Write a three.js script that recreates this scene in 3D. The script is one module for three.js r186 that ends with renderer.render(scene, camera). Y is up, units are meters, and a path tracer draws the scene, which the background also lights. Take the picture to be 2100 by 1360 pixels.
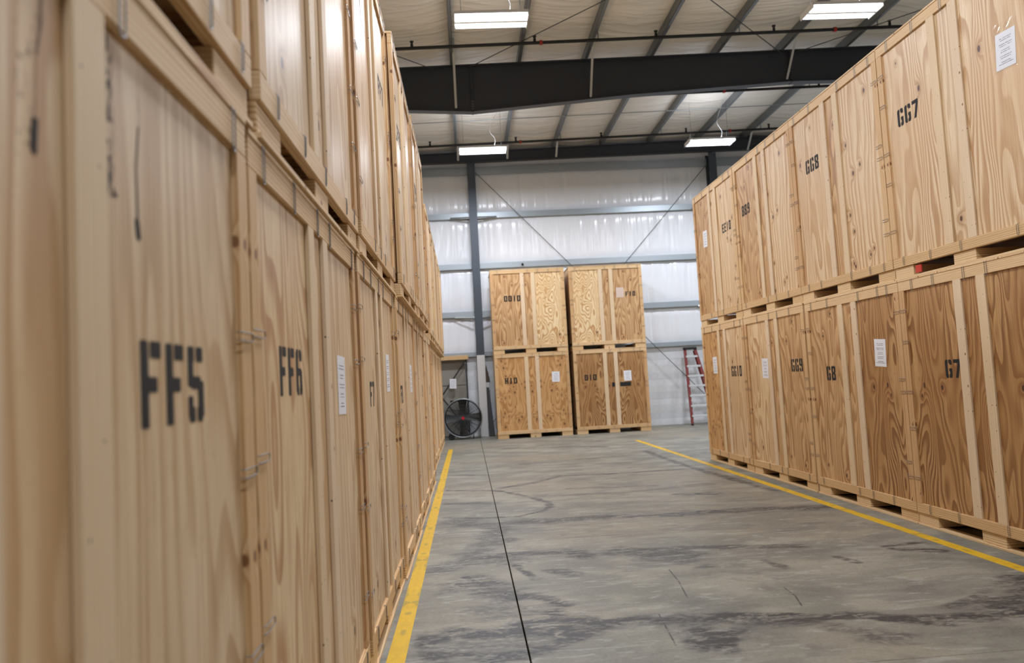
import * as THREE from 'three';
import { mergeGeometries } from 'three/addons/utils/BufferGeometryUtils.js';
import { RectAreaLightUniformsLib } from 'three/addons/lights/RectAreaLightUniformsLib.js';

// ------------------------------------------------------------------ camera, exposure, light
const scene = new THREE.Scene();
scene.background = new THREE.Color(0x101113);
const camera = new THREE.PerspectiveCamera(2 * Math.atan(680 / 1574) * 180 / Math.PI, 2100 / 1360, 0.05, 80);
camera.rotation.order = 'YXZ';
camera.position.set(0, 1.612, 0);
camera.rotation.set(3.716 * Math.PI / 180, -3.491 * Math.PI / 180, -3.143 * Math.PI / 180);
camera.focus = 6.5;
camera.userData.fStop = 1.9;
const renderer = new THREE.WebGLRenderer({ antialias: true });
renderer.toneMapping = THREE.LinearToneMapping;
renderer.toneMappingExposure = 1.14;
renderer.shadowMap.enabled = true;
RectAreaLightUniformsLib.init();
const LAMP_POWER = 125, LAMP_COLOR = 0xf0f5ff;       // luminance of the tube fixtures
const LAMP_X = [-5.38, 0.70, 6.80, 12.9], LAMP_Z = [-19.85, -12.58, -5.3, 1.97], LAMP_Y = 7.7;

// ------------------------------------------------------------------ helpers
let seed = 12345;
const rnd = () => { seed = (seed * 1664525 + 1013904223) >>> 0; return seed / 4294967296; };
const rr = (a, b) => a + (b - a) * rnd();
const NT = new Float32Array(65536);
for (let i = 0; i < 65536; i++) NT[i] = rnd();
function vn(x, y) {                                   // value noise 0..1
  const xi = Math.floor(x), yi = Math.floor(y); let fx = x - xi, fy = y - yi;
  fx = fx * fx * (3 - 2 * fx); fy = fy * fy * (3 - 2 * fy);
  const a = (xi & 255) | ((yi & 255) << 8), b = ((xi + 1) & 255) | ((yi & 255) << 8), c = (xi & 255) | (((yi + 1) & 255) << 8), d = ((xi + 1) & 255) | (((yi + 1) & 255) << 8);
  const p = NT[a] + (NT[b] - NT[a]) * fx, q = NT[c] + (NT[d] - NT[c]) * fx;
  return p + (q - p) * fy;
}
const fb = (x, y, o = 3) => { let s = 0, a = 0.5, t = 0; for (let i = 0; i < o; i++) { s += a * vn(x, y); t += a; x = x * 2.03 + 17.3; y = y * 2.03 + 5.1; a *= 0.5; } return s / t; };
const sm = (a, b, x) => { x = Math.min(1, Math.max(0, (x - a) / (b - a))); return x * x * (3 - 2 * x); };
const used = {};
function numbered(n) { const k = used[n] = (used[n] ?? -1) + 1; return k ? n + '_' + String(k).padStart(3, '0') : n; }
function tag(o, label, category, group, kind) { if (label) o.userData.label = label; if (category) o.userData.category = category; if (group) o.userData.group = group; if (kind) o.userData.kind = kind; return o; }
function sub(name, geo, mat, host, pos) { const h = host.position; return part(name, geo, mat, host, [pos[0] - h.x, pos[1] - h.y, pos[2] - h.z]); }
function thing(name, label, category, pos = [0, 0, 0], turn = 0, group, kind) {
  const g = new THREE.Group(); g.name = kind === 'setting' ? name : numbered(name); scene.add(g); g.position.set(...pos); g.rotation.y = turn;
  return tag(g, label, category, group, kind === 'setting' ? 'structure' : kind);
}
function part(name, geo, mat, parent, pos) {
  const m = new THREE.Mesh(geo, mat); m.name = name; m.castShadow = m.receiveShadow = true; if (pos) m.position.set(...pos); parent.add(m); return m;
}
function single(name, geo, mat, label, category, group, kind) { const m = part(kind === 'setting' ? name : numbered(name), geo, mat, scene); return tag(m, label, category, group, kind === 'setting' ? 'structure' : kind); }
// chamfered board; uv in texture units: grain runs along axis `ax`, one texture covers tu x tv metres
function board(w, h, d, c = 0.003, ax = 1, tu = 1, tv = 1, ou = 0, ov = 0, flip = 1) {
  const H = [w / 2, h / 2, d / 2], pos = [], nor = [], uv = [];
  const P = (s, a) => [0, 1, 2].map(i => s[i] * (i === a ? H[i] : H[i] - c));
  const tri = (A, B, C) => {
    const u = [B[0] - A[0], B[1] - A[1], B[2] - A[2]], v = [C[0] - A[0], C[1] - A[1], C[2] - A[2]];
    let n = [u[1] * v[2] - u[2] * v[1], u[2] * v[0] - u[0] * v[2], u[0] * v[1] - u[1] * v[0]];
    const L = Math.hypot(...n) || 1; n = n.map(q => q / L);
    const m = [A[0] + B[0] + C[0], A[1] + B[1] + C[1], A[2] + B[2] + C[2]];
    if (n[0] * m[0] + n[1] * m[1] + n[2] * m[2] < 0) { [B, C] = [C, B]; n = n.map(q => -q); }
    const dom = [0, 1, 2].reduce((a, b) => Math.abs(n[b]) > Math.abs(n[a]) + 1e-6 ? b : a, 0);
    for (const p of [A, B, C]) {
      pos.push(...p); nor.push(...n);
      let U, V;
      if (dom === ax) { const o = [0, 1, 2].filter(i => i !== ax); U = p[o[0]]; V = p[o[1]] * 0.3; }
      else { const o = [0, 1, 2].filter(i => i !== ax && i !== dom)[0]; U = p[o]; V = p[ax]; }
      uv.push(flip * U / tu + ou, V / tv + ov);
    }
  };
  const quad = (A, B, C, D) => { tri(A, B, C); tri(A, C, D); };
  for (let a = 0; a < 3; a++) for (const s of [-1, 1]) {
    const [b, e] = [0, 1, 2].filter(i => i !== a), q = (i, j) => { const t = [0, 0, 0]; t[a] = s; t[b] = i; t[e] = j; return P(t, a); };
    quad(q(-1, -1), q(1, -1), q(1, 1), q(-1, 1));
  }
  if (c > 0) {
    for (let a = 0; a < 3; a++) { const [b, e] = [0, 1, 2].filter(i => i !== a); for (const i of [-1, 1]) for (const j of [-1, 1]) {
      const v = (k, f) => { const t = [0, 0, 0]; t[a] = k; t[b] = i; t[e] = j; return P(t, f); };
      quad(v(-1, b), v(1, b), v(1, e), v(-1, e)); } }
    for (const i of [-1, 1]) for (const j of [-1, 1]) for (const k of [-1, 1]) tri(P([i, j, k], 0), P([i, j, k], 1), P([i, j, k], 2));
  }
  const g = new THREE.BufferGeometry();
  g.setAttribute('position', new THREE.Float32BufferAttribute(pos, 3)); g.setAttribute('normal', new THREE.Float32BufferAttribute(nor, 3)); g.setAttribute('uv', new THREE.Float32BufferAttribute(uv, 2));
  return g;
}
const at = (g, x, y, z) => g.translate(x, y, z);
const box = (x0, x1, y0, y1, z0, z1, c = 0) => at(board(x1 - x0, y1 - y0, z1 - z0, c), (x0 + x1) / 2, (y0 + y1) / 2, (z0 + z1) / 2);
function bar(a, b, r, n = 8) {                         // round bar between two points
  const A = new THREE.Vector3(...a), B = new THREE.Vector3(...b), L = A.distanceTo(B);
  const g = new THREE.CylinderGeometry(r, r, L, n);
  g.applyQuaternion(new THREE.Quaternion().setFromUnitVectors(new THREE.Vector3(0, 1, 0), B.clone().sub(A).normalize()));
  return g.translate((A.x + B.x) / 2, (A.y + B.y) / 2, (A.z + B.z) / 2);
}
function flat(a, b, w, t) {                            // flat bar between two points
  const A = new THREE.Vector3(...a), B = new THREE.Vector3(...b), L = A.distanceTo(B);
  const g = board(w, L, t, 0.002);
  g.applyQuaternion(new THREE.Quaternion().setFromUnitVectors(new THREE.Vector3(0, 1, 0), B.clone().sub(A).normalize()));
  return g.translate((A.x + B.x) / 2, (A.y + B.y) / 2, (A.z + B.z) / 2);
}
function prism(pts, z0, z1) {                          // polygon in x,y pushed from z0 to z1
  const s = new THREE.Shape(pts.map(p => new THREE.Vector2(...p)));
  return new THREE.ExtrudeGeometry(s, { depth: z1 - z0, bevelEnabled: false }).translate(0, 0, z0);
}
const merged = l => mergeGeometries(l.map(g => { const q = g.index ? g.toNonIndexed() : g; return q; }));
function tex(W, H, fn, srgb = true, wrap = true) {     // fn(x, y) -> [r,g,b,(a)] 0..255
  const d = new Uint8Array(W * H * 4);
  for (let y = 0, i = 0; y < H; y++) for (let x = 0; x < W; x++, i += 4) { const c = fn(x, y); d[i] = c[0]; d[i + 1] = c[1]; d[i + 2] = c[2]; d[i + 3] = c[3] ?? 255; }
  const t = new THREE.DataTexture(d, W, H, THREE.RGBAFormat); t.magFilter = THREE.LinearFilter; t.minFilter = THREE.LinearMipmapLinearFilter; t.generateMipmaps = true;
  if (srgb) t.colorSpace = THREE.SRGBColorSpace; if (wrap) t.wrapS = t.wrapT = THREE.MirroredRepeatWrapping; t.needsUpdate = true; return t;
}
const std = (color, roughness = 0.6, metalness = 0, extra = {}) => new THREE.MeshStandardMaterial({ color, roughness, metalness, ...extra });
const mix = (a, b, t) => [a[0] + (b[0] - a[0]) * t, a[1] + (b[1] - a[1]) * t, a[2] + (b[2] - a[2]) * t];

// ------------------------------------------------------------------ wood textures
function plywood(s, o) {                               // one rotary-cut face veneer, 0.8 x 2.1 m
  const W = 512, H = 1344, light = o.light, dark = o.dark, knots = [];
  for (let i = 0; i < o.knots; i++) knots.push([rr(0.03, 0.77), rr(0.05, 2.05), rr(0.008, 0.02), rr(1.1, 1.9)]);
  return tex(W, H, (px, py) => {
    const x = px / W * 0.8, y = py / H * 2.1;
    const wx = x + 0.02 * (fb(x * 9 + s, y * 2.2, 2) - 0.5);
    let v = o.lin * wx + o.amp * fb(wx * o.fx + s * 3.1, y * o.fy + s * 1.7, o.oct ?? 3);
    let k = 0, kr = 0;
    for (const q of knots) { const dx = (x - q[0]) / q[2], dy = (y - q[1]) / (q[2] * q[3]), r = dx * dx + dy * dy; if (r < 60) { v += 1.6 * Math.exp(-r / 9); k = Math.max(k, 1 - sm(0.5, 1.3, r)); kr = Math.max(kr, Math.exp(-r / 6)); } }
    const t = v - Math.floor(v), band = sm(o.lo ?? 0.25, 0.85, t) * (1 - sm(0.93, 1, t));
    const fib = vn(x * 420 + s, y * 9), fib2 = vn(x * 130 + s * 2, y * 3.2);
    const str = o.con * (0.55 + 0.75 * vn(x * 3 + s, y * 1.3 + 9));
    let c = mix(light, dark, Math.min(1, band * str + 0.5 * (fib - 0.5) + 0.36 * (fib2 - 0.5) + 0.1));
    c = mix(c, o.tint, 0.5 * sm(0.45, 0.75, fb(x * 2.2 + s * 5, y * 0.8 + s, 3)));
    if (vn(x * 300 + s * 7, y * 22) > 0.93) c = mix(c, dark, 0.45);
    c = mix(c, [150, 100, 58], kr * 0.5); c = mix(c, [74, 44, 26], k * 0.9);
    return [c[0], c[1] * 0.998, c[2] * 1.01];
  });
}
const PL = [230, 204, 164], PD = [188, 146, 100], PT = [212, 174, 126];
const plyTex = [
  plywood(1.3, { light: [226, 200, 160], dark: [184, 146, 102], tint: [208, 174, 130], lin: 5, amp: 12, fx: 2.8, fy: 0.3, con: 0.66, knots: 1 }),    // fine, long flames
  plywood(7.1, { light: PL, dark: PD, tint: PT, lin: 11, amp: 9, fx: 2.8, fy: 0.6, con: 0.85, knots: 2 }),                                    // flames
  plywood(12.7, { light: [240, 216, 170], dark: [190, 140, 84], tint: [224, 186, 132], lin: 2, amp: 17, fx: 2.8, fy: 1.1, con: 1.0, knots: 1, lo: 0.35 }), // swirls
  plywood(18.9, { light: [214, 170, 112], dark: [172, 120, 66], tint: [194, 142, 84], lin: 6, amp: 9, fx: 3.2, fy: 0.8, con: 0.7, knots: 26 }), // knotty, golden
  plywood(23.4, { light: [196, 154, 102], dark: [134, 90, 48], tint: [164, 116, 66], lin: 4, amp: 12, fx: 3, fy: 0.7, con: 0.95, knots: 3 }),   // brown flames
  plywood(29.9, { light: PL, dark: [190, 146, 98], tint: PT, lin: 12, amp: 7, fx: 2.2, fy: 0.5, con: 0.75, knots: 10 }),
  plywood(35.2, { light: [214, 176, 126], dark: [160, 114, 68], tint: [190, 146, 94], lin: 7, amp: 10, fx: 3.2, fy: 0.6, con: 0.85, knots: 4 }),
  plywood(41.6, { light: [230, 202, 156], dark: [182, 134, 88], tint: [212, 174, 126], lin: 3, amp: 15, fx: 3.4, fy: 0.55, con: 0.7, knots: 1, lo: 0.3, oct: 2 }), // blotchy
];
const plyMat = plyTex.map(t => std(0xffffff, 0.46, 0, { map: t }));
function lumber(s, light, dark, con, knots, nails) {   // 0.12 x 2.2 m
  const W = 128, H = 1024, K = [], N = [];
  for (let i = 0; i < knots; i++) K.push([rr(0.01, 0.11), rr(0.05, 2.15), rr(0.006, 0.014)]);
  if (nails) for (let i = 0; i < 11; i++) N.push([rr(0.02, 0.1), 0.1 + i * 0.19 + rr(-0.04, 0.04), rr(0.0025, 0.0045)]);
  return tex(W, H, (px, py) => {
    const x = px / W * 0.12, y = py / H * 2.2;
    let v = 55 * x + 2.6 * fb(x * 14 + s, y * 0.7 + s, 2), k = 0, n = 0;
    for (const q of K) { const r = Math.hypot((x - q[0]) / q[2], (y - q[1]) / q[2] / 1.3); if (r < 6) { v += 1.2 * Math.exp(-r * r / 5); k = Math.max(k, 1 - sm(0.7, 1.15, r)); } }
    for (const q of N) { const r = Math.hypot((x - q[0]) / q[2], (y - q[1]) / q[2]); n = Math.max(n, 1 - sm(0.6, 1.4, r)); }
    const t = v - Math.floor(v);
    let c = mix(light, dark, con * sm(0.3, 0.9, t) * (1 - sm(0.94, 1, t)) + 0.22 * (vn(x * 500, y * 12 + s) - 0.5) + 0.16 * vn(x * 20 + s, y * 1.5));
    c = mix(c, [120, 78, 46], k * 0.8); c = mix(c, [62, 46, 38], n * 0.85);
    return c;
  });
}
const railTex = [lumber(2.2, [232, 204, 160], [188, 140, 88], 0.7, 3, 0), lumber(5.8, [226, 194, 146], [178, 130, 80], 0.75, 2, 0), lumber(9.4, [230, 200, 156], [196, 150, 100], 0.5, 4, 0)];
const batTex = [lumber(14.2, [228, 203, 166], [208, 174, 132], 0.35, 0, 1), lumber(17.7, [230, 206, 174], [204, 170, 132], 0.3, 1, 1)];
const postTex = [lumber(21.3, [226, 192, 144], [186, 138, 88], 0.6, 2, 0), lumber(27.1, [218, 180, 132], [172, 122, 74], 0.6, 3, 0)];
const railMat = railTex.map(t => std(0xffffff, 0.6, 0, { map: t })), batMat = batTex.map(t => std(0xffffff, 0.6, 0, { map: t })), postMat = postTex.map(t => std(0xffffff, 0.6, 0, { map: t }));

// ------------------------------------------------------------------ stencil letters, papers
const SG = {                                            // glyphs in a 0.6 x 1 cell: rectangles x, y(from top), w, h or polygons
  F: [[0, 0, .23, 1], [.28, 0, .32, .2], [.23, .42, .25, .17]],
  E: [[0, 0, .22, 1], [.27, 0, .33, .19], [.22, .41, .28, .17], [.27, .81, .33, .19]],
  G: [[0, .06, .22, .88], [.05, 0, .2, .2], [.32, 0, .24, .2], [.4, .06, .2, .22], [.34, .48, .26, .16], [.4, .5, .2, .44], [.05, .8, .2, .2], [.32, .8, .24, .2]],
  5: [[0, 0, .25, .2], [.32, 0, .26, .2], [0, .05, .2, .48], [.12, .4, .36, .16], [.38, .46, .22, .48], [0, .66, .18, .28], [.03, .8, .23, .2], [.33, .8, .22, .2]],
  6: [[0, .06, .22, .88], [.05, 0, .2, .19], [.33, 0, .22, .19], [.38, .05, .22, .2], [.22, .42, .3, .15], [.38, .46, .22, .48], [.05, .82, .2, .18], [.33, .82, .22, .18]],
  7: [[0, 0, .6, .2], { p: [[.38, .2], [.6, .2], [.36, 1], [.13, 1]] }],
  8: [[0, .05, .22, .4], [0, .54, .22, .41], [.38, .05, .22, .4], [.38, .54, .22, .41], [.05, 0, .235, .18], [.315, 0, .235, .18], [.1, .41, .185, .18], [.315, .41, .185, .18], [.05, .82, .235, .18], [.315, .82, .235, .18]],
  9: [[.38, .06, .22, .88], [0, .06, .22, .45], [.05, 0, .2, .18], [.33, 0, .22, .18], [.1, .42, .3, .15], [.05, .82, .2, .18], [.33, .82, .22, .18], [0, .72, .2, .2]],
  1: [[.19, 0, .22, 1]],
  0: [[0, .05, .22, .9], [.38, .05, .22, .9], [.04, 0, .245, .19], [.315, 0, .245, .19], [.04, .81, .245, .19], [.315, .81, .245, .19]],
  H: [[0, 0, .22, 1], [.38, 0, .22, 1], [.2, .4, .2, .17]],
};
SG.O = SG[0]; SG.D = SG[0]; SG.B = SG[8];
const stencilCache = {};
function stencil(text) {
  if (stencilCache[text]) return stencilCache[text];
  const gw = 56, gh = 96, gap = 14, pad = 16, W = text.length * (gw + gap) + pad * 2, H = gh + pad * 2, a = new Float32Array(W * H);
  [...text].forEach((ch, n) => {
    const ox = pad + n * (gw + gap), S = gw / 0.6;
    for (const r of SG[ch] ?? []) {
      const inside = r.p ? (u, v) => { let c = false; for (let i = 0, j = r.p.length - 1; i < r.p.length; j = i++) { const [xi, yi] = r.p[i], [xj, yj] = r.p[j]; if ((yi > v) !== (yj > v) && u < (xj - xi) * (v - yi) / (yj - yi) + xi) c = !c; } return c; }
        : (u, v) => u >= r[0] && u <= r[0] + r[2] && v >= r[1] && v <= r[1] + r[3];
      for (let y = 0; y < gh; y++) for (let x = 0; x < gw; x++) if (inside((x + .5) / S, (y + .5) / gh)) a[(y + pad) * W + x + ox] = 1;
    }
  });
  const blur = (src, R) => { let s = src; for (const d of [1, W]) { const o = new Float32Array(W * H); for (let i = 0; i < W * H; i++) { let t = 0; for (let k = -R; k <= R; k++) t += s[i + k * d] ?? 0; o[i] = t / (2 * R + 1); } s = o; } return s; };
  const b = blur(a, 2), o = blur(blur(a, 6), 6), sd = text.charCodeAt(0) + text.length * 7;
  const t = tex(W, H, (x, yy) => { const y = H - 1 - yy, i = y * W + x, w = 0.9 + 0.3 * vn(x * 0.12 + sd, y * 0.03); return [26, 24, 24, 255 * Math.min(0.95, sm(0.25, 0.8, b[i]) * w + 0.16 * o[i] * vn(x * 0.5, y * 0.5))]; }, true, false);
  return stencilCache[text] = { mat: std(0xffffff, 0.75, 0, { map: t, transparent: true }), ratio: W / H, scale: H / gh };
}
function paperTexture(s) {
  return tex(88, 112, (x, yy) => {
    const y = 111 - yy, row = Math.floor(y / 6), w = 20 + 50 * vn(row * 3.3 + s, 1.7), on = y % 6 < 2 && y > 10 && y < 100 && row % 3 !== 2 && Math.abs(x - 44) < w / 2 && vn(x * 0.8 + s * 9, row * 7.1) > 0.3;
    return on ? [120, 124, 134] : [236, 237, 242];
  }, true, false);
}
const paperMat = [1, 5, 9].map(s => std(0xffffff, 0.5, 0, { map: paperTexture(s) }));
const sleeveMat = new THREE.MeshPhysicalMaterial({ color: 0xffffff, transmission: 1, thickness: 0, roughness: 0.12, ior: 1.45 });
const pinkSleeve = std(0xd9c2b4, 0.25);
const wireMat = std(0x8d8f92, 0.35, 0.85), tagRed = std(0xc8331f, 0.6);

// ------------------------------------------------------------------ metals and paints
const steelDark = std(0x363a42, 0.5), steelBlue = std(0x4a525c, 0.5, 0.2), galv = std(0x9ea4a8, 0.42, 0.75), galvWhite = std(0xb9bcba, 0.5, 0.2), black = std(0x161617, 0.55), white = std(0xdedfe0, 0.5);
const vinylWall = std(0xeceff4, 0.2), vinylRoof = std(0xe6e2da, 0.45), redMark = std(0xa52a20, 0.5), cableMat = std(0x55585c, 0.5, 0.5);

// ------------------------------------------------------------------ floor
const JX = 0.28, JZ = [14, 0.24, -4.13, -8.5, -12.74, -17.0, -21.3, -23.9], CX = [-14, -5.8, JX, 6.37, 12.5, 22];
const STAINS = [  // [half width, strength, points on the floor x z] read off the dirt in the photograph
  [.05, .75, [[-.4, -11.92], [.24, -11.62], [.41, -11.49], [.79, -10.72], [.97, -10.2], [.97, -9.85], [.83, -9.53], [.53, -9.29], [.08, -9.32], [-.34, -9.5]]],
  [.07, .6, [[.43, -11.81], [.91, -12.16], [1.46, -12.85], [2.19, -12.7], [3.49, -12.71]]],
  [.16, .75, [[.33, -8.85], [1.02, -8.9], [1.67, -8.85], [2.34, -8.75], [3.08, -8.75], [3.96, -8.6]]],
  [.2, .5, [[-.38, -6.87], [-.09, -7.16], [.22, -7.94], [.27, -8.64], [-.21, -9.23]]],
  [.12, .8, [[.09, -7.27], [.59, -7.29], [.86, -7.24], [.98, -7.02]]], [.22, .45, [[.0, -7.15], [.3, -7.1]]],
  [.2, .65, [[-.17, -6.26], [-.01, -6.43], [.16, -6.03]]], [.05, .9, [[-.1, -6.55], [.05, -6.25], [.2, -6.0]]],
  [.1, .8, [[.28, -5.86], [.5, -5.76], [.59, -5.57], [.45, -5.29], [.26, -5.23]]], [.22, .4, [[.1, -5.55], [.35, -5.5]]],
  [.14, .9, [[-.32, -5.0], [-.15, -5.09], [.06, -5.07], [.25, -5.09], [.48, -5.04], [.72, -5.16]]],
  [.11, .9, [[.05, -4.63], [.29, -4.68], [.56, -4.83], [.79, -5.04]]], [.1, .9, [[-.27, -4.69], [-.15, -4.72], [.1, -4.64]]], [.25, .4, [[-.2, -4.85], [.4, -4.85]]],
  [.1, .95, [[.72, -5.14], [.92, -5.12], [1.36, -5.06], [1.73, -5.05], [2.04, -4.92], [2.4, -4.89], [2.67, -4.73], [3, -4.69], [3.41, -4.74]]],
  [.16, .9, [[1.36, -4.84], [1.45, -4.72], [1.4, -4.6]]], [.14, .5, [[1.7, -4.95], [2.1, -4.8], [2.4, -4.5]]],
  [.12, .6, [[1.47, -6.99], [1.96, -7.08], [2.87, -6.83]]], [.2, .55, [[1.3, -7.1], [1.82, -6.84]]], [.1, .4, [[1.5, -6.8], [1.9, -6.4]]],
  [.06, .7, [[3.55, -6.61], [4.02, -6.69]]], [.08, .7, [[3.6, -6.5], [3.85, -6.35]]],
  [.08, .65, [[3.65, -16.13], [3.65, -14.32], [3.7, -12.71], [3.76, -12.01], [3.83, -11.04], [3.93, -9.93]]],
  [.09, .7, [[2.68, -10.15], [3.14, -10.03]]], [.09, .55, [[.63, -6.58], [.77, -6.42]]], [.05, .8, [[.34, -6.84], [.38, -6.65], [.47, -6.35]]],
  [.05, .5, [[2.4, -6.42], [2.46, -6.14]]], [.04, .5, [[3, -6.38], [3.07, -6.16]]], [.07, .5, [[3.04, -4.92], [3.2, -4.96], [3.35, -5.05]]],
  [.006, .9, [[2.23, -5.61], [2.22, -5.39], [2.16, -5.14]]], [.006, .9, [[1.57, -6.34], [1.55, -5.99], [1.49, -5.53]]], [.006, .9, [[1.2, -5.2], [1.15, -4.6]]],
  [.12, .4, [[.84, -18.68], [2.75, -18.01], [3.06, -17.55]]], [.15, .3, [[1, -15], [3, -15.4]]], [.1, .35, [[.6, -10.8], [2, -10.6], [3.4, -10.9]]], [.08, .4, [[1.4, -11.3], [2.6, -11.1]]],
  [.2, .7, [[3.3, -4.75], [3.6, -4.9], [3.9, -5.3]]], [.1, .45, [[-.4, -13.9], [.2, -13.6]]], [.1, .5, [[-.35, -10.6], [.25, -10.4]]],
];
function floorTexture(x0, x1, z0, z1, W, H) {          // z0 < z1; row 0 is z0
  const S = new Float32Array(W * H), sx = (x1 - x0) / W, sz = (z1 - z0) / H;
  for (const [hw, st, P] of STAINS) for (let i = 0; i < P.length - 1; i++) {
    const [ax, az] = P[i], [bx, bz] = P[i + 1], m = hw * 2.2, L2 = (bx - ax) ** 2 + (bz - az) ** 2;
    const i0 = Math.max(0, Math.floor((Math.min(ax, bx) - m - x0) / sx)), i1 = Math.min(W - 1, Math.ceil((Math.max(ax, bx) + m - x0) / sx));
    const j0 = Math.max(0, Math.floor((Math.min(az, bz) - m - z0) / sz)), j1 = Math.min(H - 1, Math.ceil((Math.max(az, bz) + m - z0) / sz));
    for (let j = j0; j <= j1; j++) for (let k = i0; k <= i1; k++) {
      const x = x0 + (k + .5) * sx, z = z0 + (j + .5) * sz, t = Math.min(1, Math.max(0, ((x - ax) * (bx - ax) + (z - az) * (bz - az)) / L2));
      const d = Math.hypot(x - ax - t * (bx - ax), z - az - t * (bz - az)) / hw + (hw > .02 ? 1.5 * (fb(x * 5, z * 9, 3) - .5) : 0);
      const v = st * (1 - sm(0.3, 1.35, d)); if (v > S[j * W + k]) S[j * W + k] = v;
    }
  }
  return tex(W, H, (px, py) => {
    const x = x0 + (px + .5) * sx, z = z0 + (py + .5) * sz;
    const big = fb(x * 0.55 + 3, z * 0.5 + 8, 3), mid = fb(x * 2.2, z * 3.4 + 30, 4), swirl = fb(x * 3 + 4 * fb(x * 1.2, z * 1.6, 2), z * 9 + 5 * fb(x * 1.1 + 9, z * 1.2, 2), 3), fine = vn(x * 160, z * 160), g2 = vn(x * 60 + 7, z * 70);
    let c = mix([122, 121, 111], [148, 145, 132], sm(.3, .7, mid));
    c = mix(c, [144, 135, 117], 0.7 * sm(.45, .7, big));
    c = mix(c, [100, 100, 96], 0.36 * sm(.5, .75, swirl) + 0.3 * sm(.5, .8, fb(x * 1.3 + 50, z * 2.4, 3)));
    c = mix(c, [166, 167, 160], 0.5 * sm(.6, .8, fb(x * 7 + 3 * swirl, z * 20, 3)));
    const s = S[py * W + px]; if (s > 0) { const grain = 1.45 * sm(.22, .74, 0.6 * fb(x * 9 + 10 * mid, z * 22 + 12 * big, 4) + 0.4 * fb(x * 34 + 5 * swirl, z * 60, 3)); c = mix(c, [50, 50, 52], Math.min(.92, s * grain)); const e = vn(x * 45, z * 120); if (s > .4 && e > .8) c = mix(c, [158, 158, 152], (e - .8) * 2.2); }
    const n = (fine - .5) * 12 + (g2 - .5) * 10; return [c[0] + n, c[1] + n, c[2] + n];
  }, true, false);
}
const concrete = floorTexture(20, 24, 20, 24, 512, 512); concrete.wrapS = concrete.wrapT = THREE.MirroredRepeatWrapping;
const floor = thing('floor', 'grey stained concrete warehouse floor with sawn joints', 'floor', [0, 0, 0], 0, null, 'setting');
part('subfloor', box(-14, 22, -0.4, -0.09, -24.3, 14.3), std(0x3a3a38, 0.9), floor);
const FR = { '2_1': [1536, 1024], '2_2': [2048, 1480], '2_3': [1400, 1000], '2_4': [1024, 720], '2_5': [768, 540], '2_6': [512, 256] };
for (let i = 0; i < CX.length - 1; i++) for (let j = 0; j < JZ.length - 1; j++) {
  let x0 = CX[i], x1 = CX[i + 1], z1 = JZ[j], z0 = JZ[j + 1]; const g = i === 1 || i === 2 ? 0.0045 : 0.002;
  const geo = board(x1 - x0 - 2 * g, 0.09, z1 - z0 - 0.004, 0.003).translate((x0 + x1) / 2, -0.045, (z0 + z1) / 2);
  let T = concrete, u0 = 0, u1 = 4, v0 = 0, v1 = 4, r = null;
  if (FR[i + '_' + j]) r = [x0, x1, z0, z1, ...FR[i + '_' + j]];
  else if (i === 1 && j >= 1) r = [-1.3, x1, z0, z1, j < 4 ? 512 : 256, j < 4 ? 1400 : 512];
  if (r) { T = floorTexture(...r); [u0, u1, v0, v1] = r; }
  const p = geo.attributes.position, uv = geo.attributes.uv;
  for (let k = 0; k < p.count; k++) uv.setXY(k, (p.getX(k) - u0) / (u1 - u0), (p.getZ(k) - v0) / (v1 - v0));
  if (r && i === 1) T.wrapS = THREE.MirroredRepeatWrapping;
  part('slab', geo, std(0xffffff, 0.52, 0, { map: T }), floor);
}
const yellowTex = tex(64, 1024, (x, y) => { const n = fb(x * .08, y * .05, 3), w = fb(x * .3 + 40, y * .31 + 3 * fb(x * .2, y * .07, 2), 3); let c = mix([226, 184, 26], [208, 164, 26], n); c = mix(c, [150, 138, 100], .6 * sm(.7, .85, w)); c = mix(c, [130, 120, 92], .4 * sm(.66, .8, fb(x * .03 + 8, y * .02, 2))); return c; });
const yellowMat = std(0xffffff, 0.55, 0, { map: yellowTex });
function stripe(name, x0, x1, z0, z1, label) { const s = single(name, at(board(x1 - x0, 0.0012, z1 - z0, 0.0004, 2, 0.12, 3), (x0 + x1) / 2, 0.0006, (z0 + z1) / 2), yellowMat, label, 'floor line'); s.userData.kind = 'structure'; }
stripe('trim_1', -0.565, -0.452, -19.42, 0.2, 'worn yellow line painted on floor beside the left crates');
stripe('trim_2', 4.02, 4.13, -18.85, -2.5, 'worn yellow line painted on floor beside the right crates');

// ------------------------------------------------------------------ back wall: blocks below, vinyl sheets and girts above
const WZ = -23.7;
const wallB = thing('wall_back', 'white block wall with vinyl faced insulation above it', 'wall', [0, 0, 0], 0, null, 'setting');
part('backing', box(-14, 22, -0.1, 9.4, WZ - 0.5, WZ - 0.16), std(0xb8b9bb, 0.9), wallB);
part('mortar_bed', box(-14, 22, 0, 2.44, WZ - 0.2, WZ - 0.004), std(0xdadde0, 0.8), wallB);
const blockTex = tex(128, 64, (x, y) => { const n = (vn(x * .9, y * .9) - .5) * 14 + (vn(x * .12, y * .12) - .5) * 10; return [226 + n, 229 + n, 233 + n]; });
const blockMat = [0xffffff, 0xf4f4f4, 0xfafaf8].map(c => std(c, 0.55, 0, { map: blockTex }));
const blockGeo = board(0.398, 0.195, 0.1, 0.003, 0, 0.4, 0.2);
for (let r = 0; r < 12; r++) for (let k = 0; k < 23; k++) part('concrete_block', blockGeo, blockMat[(r * 7 + k * 3) % 3], wallB, [-1.4 + k * 0.406 + (r % 2) * 0.203, 0.1 + r * 0.203, WZ - 0.05]);
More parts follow.
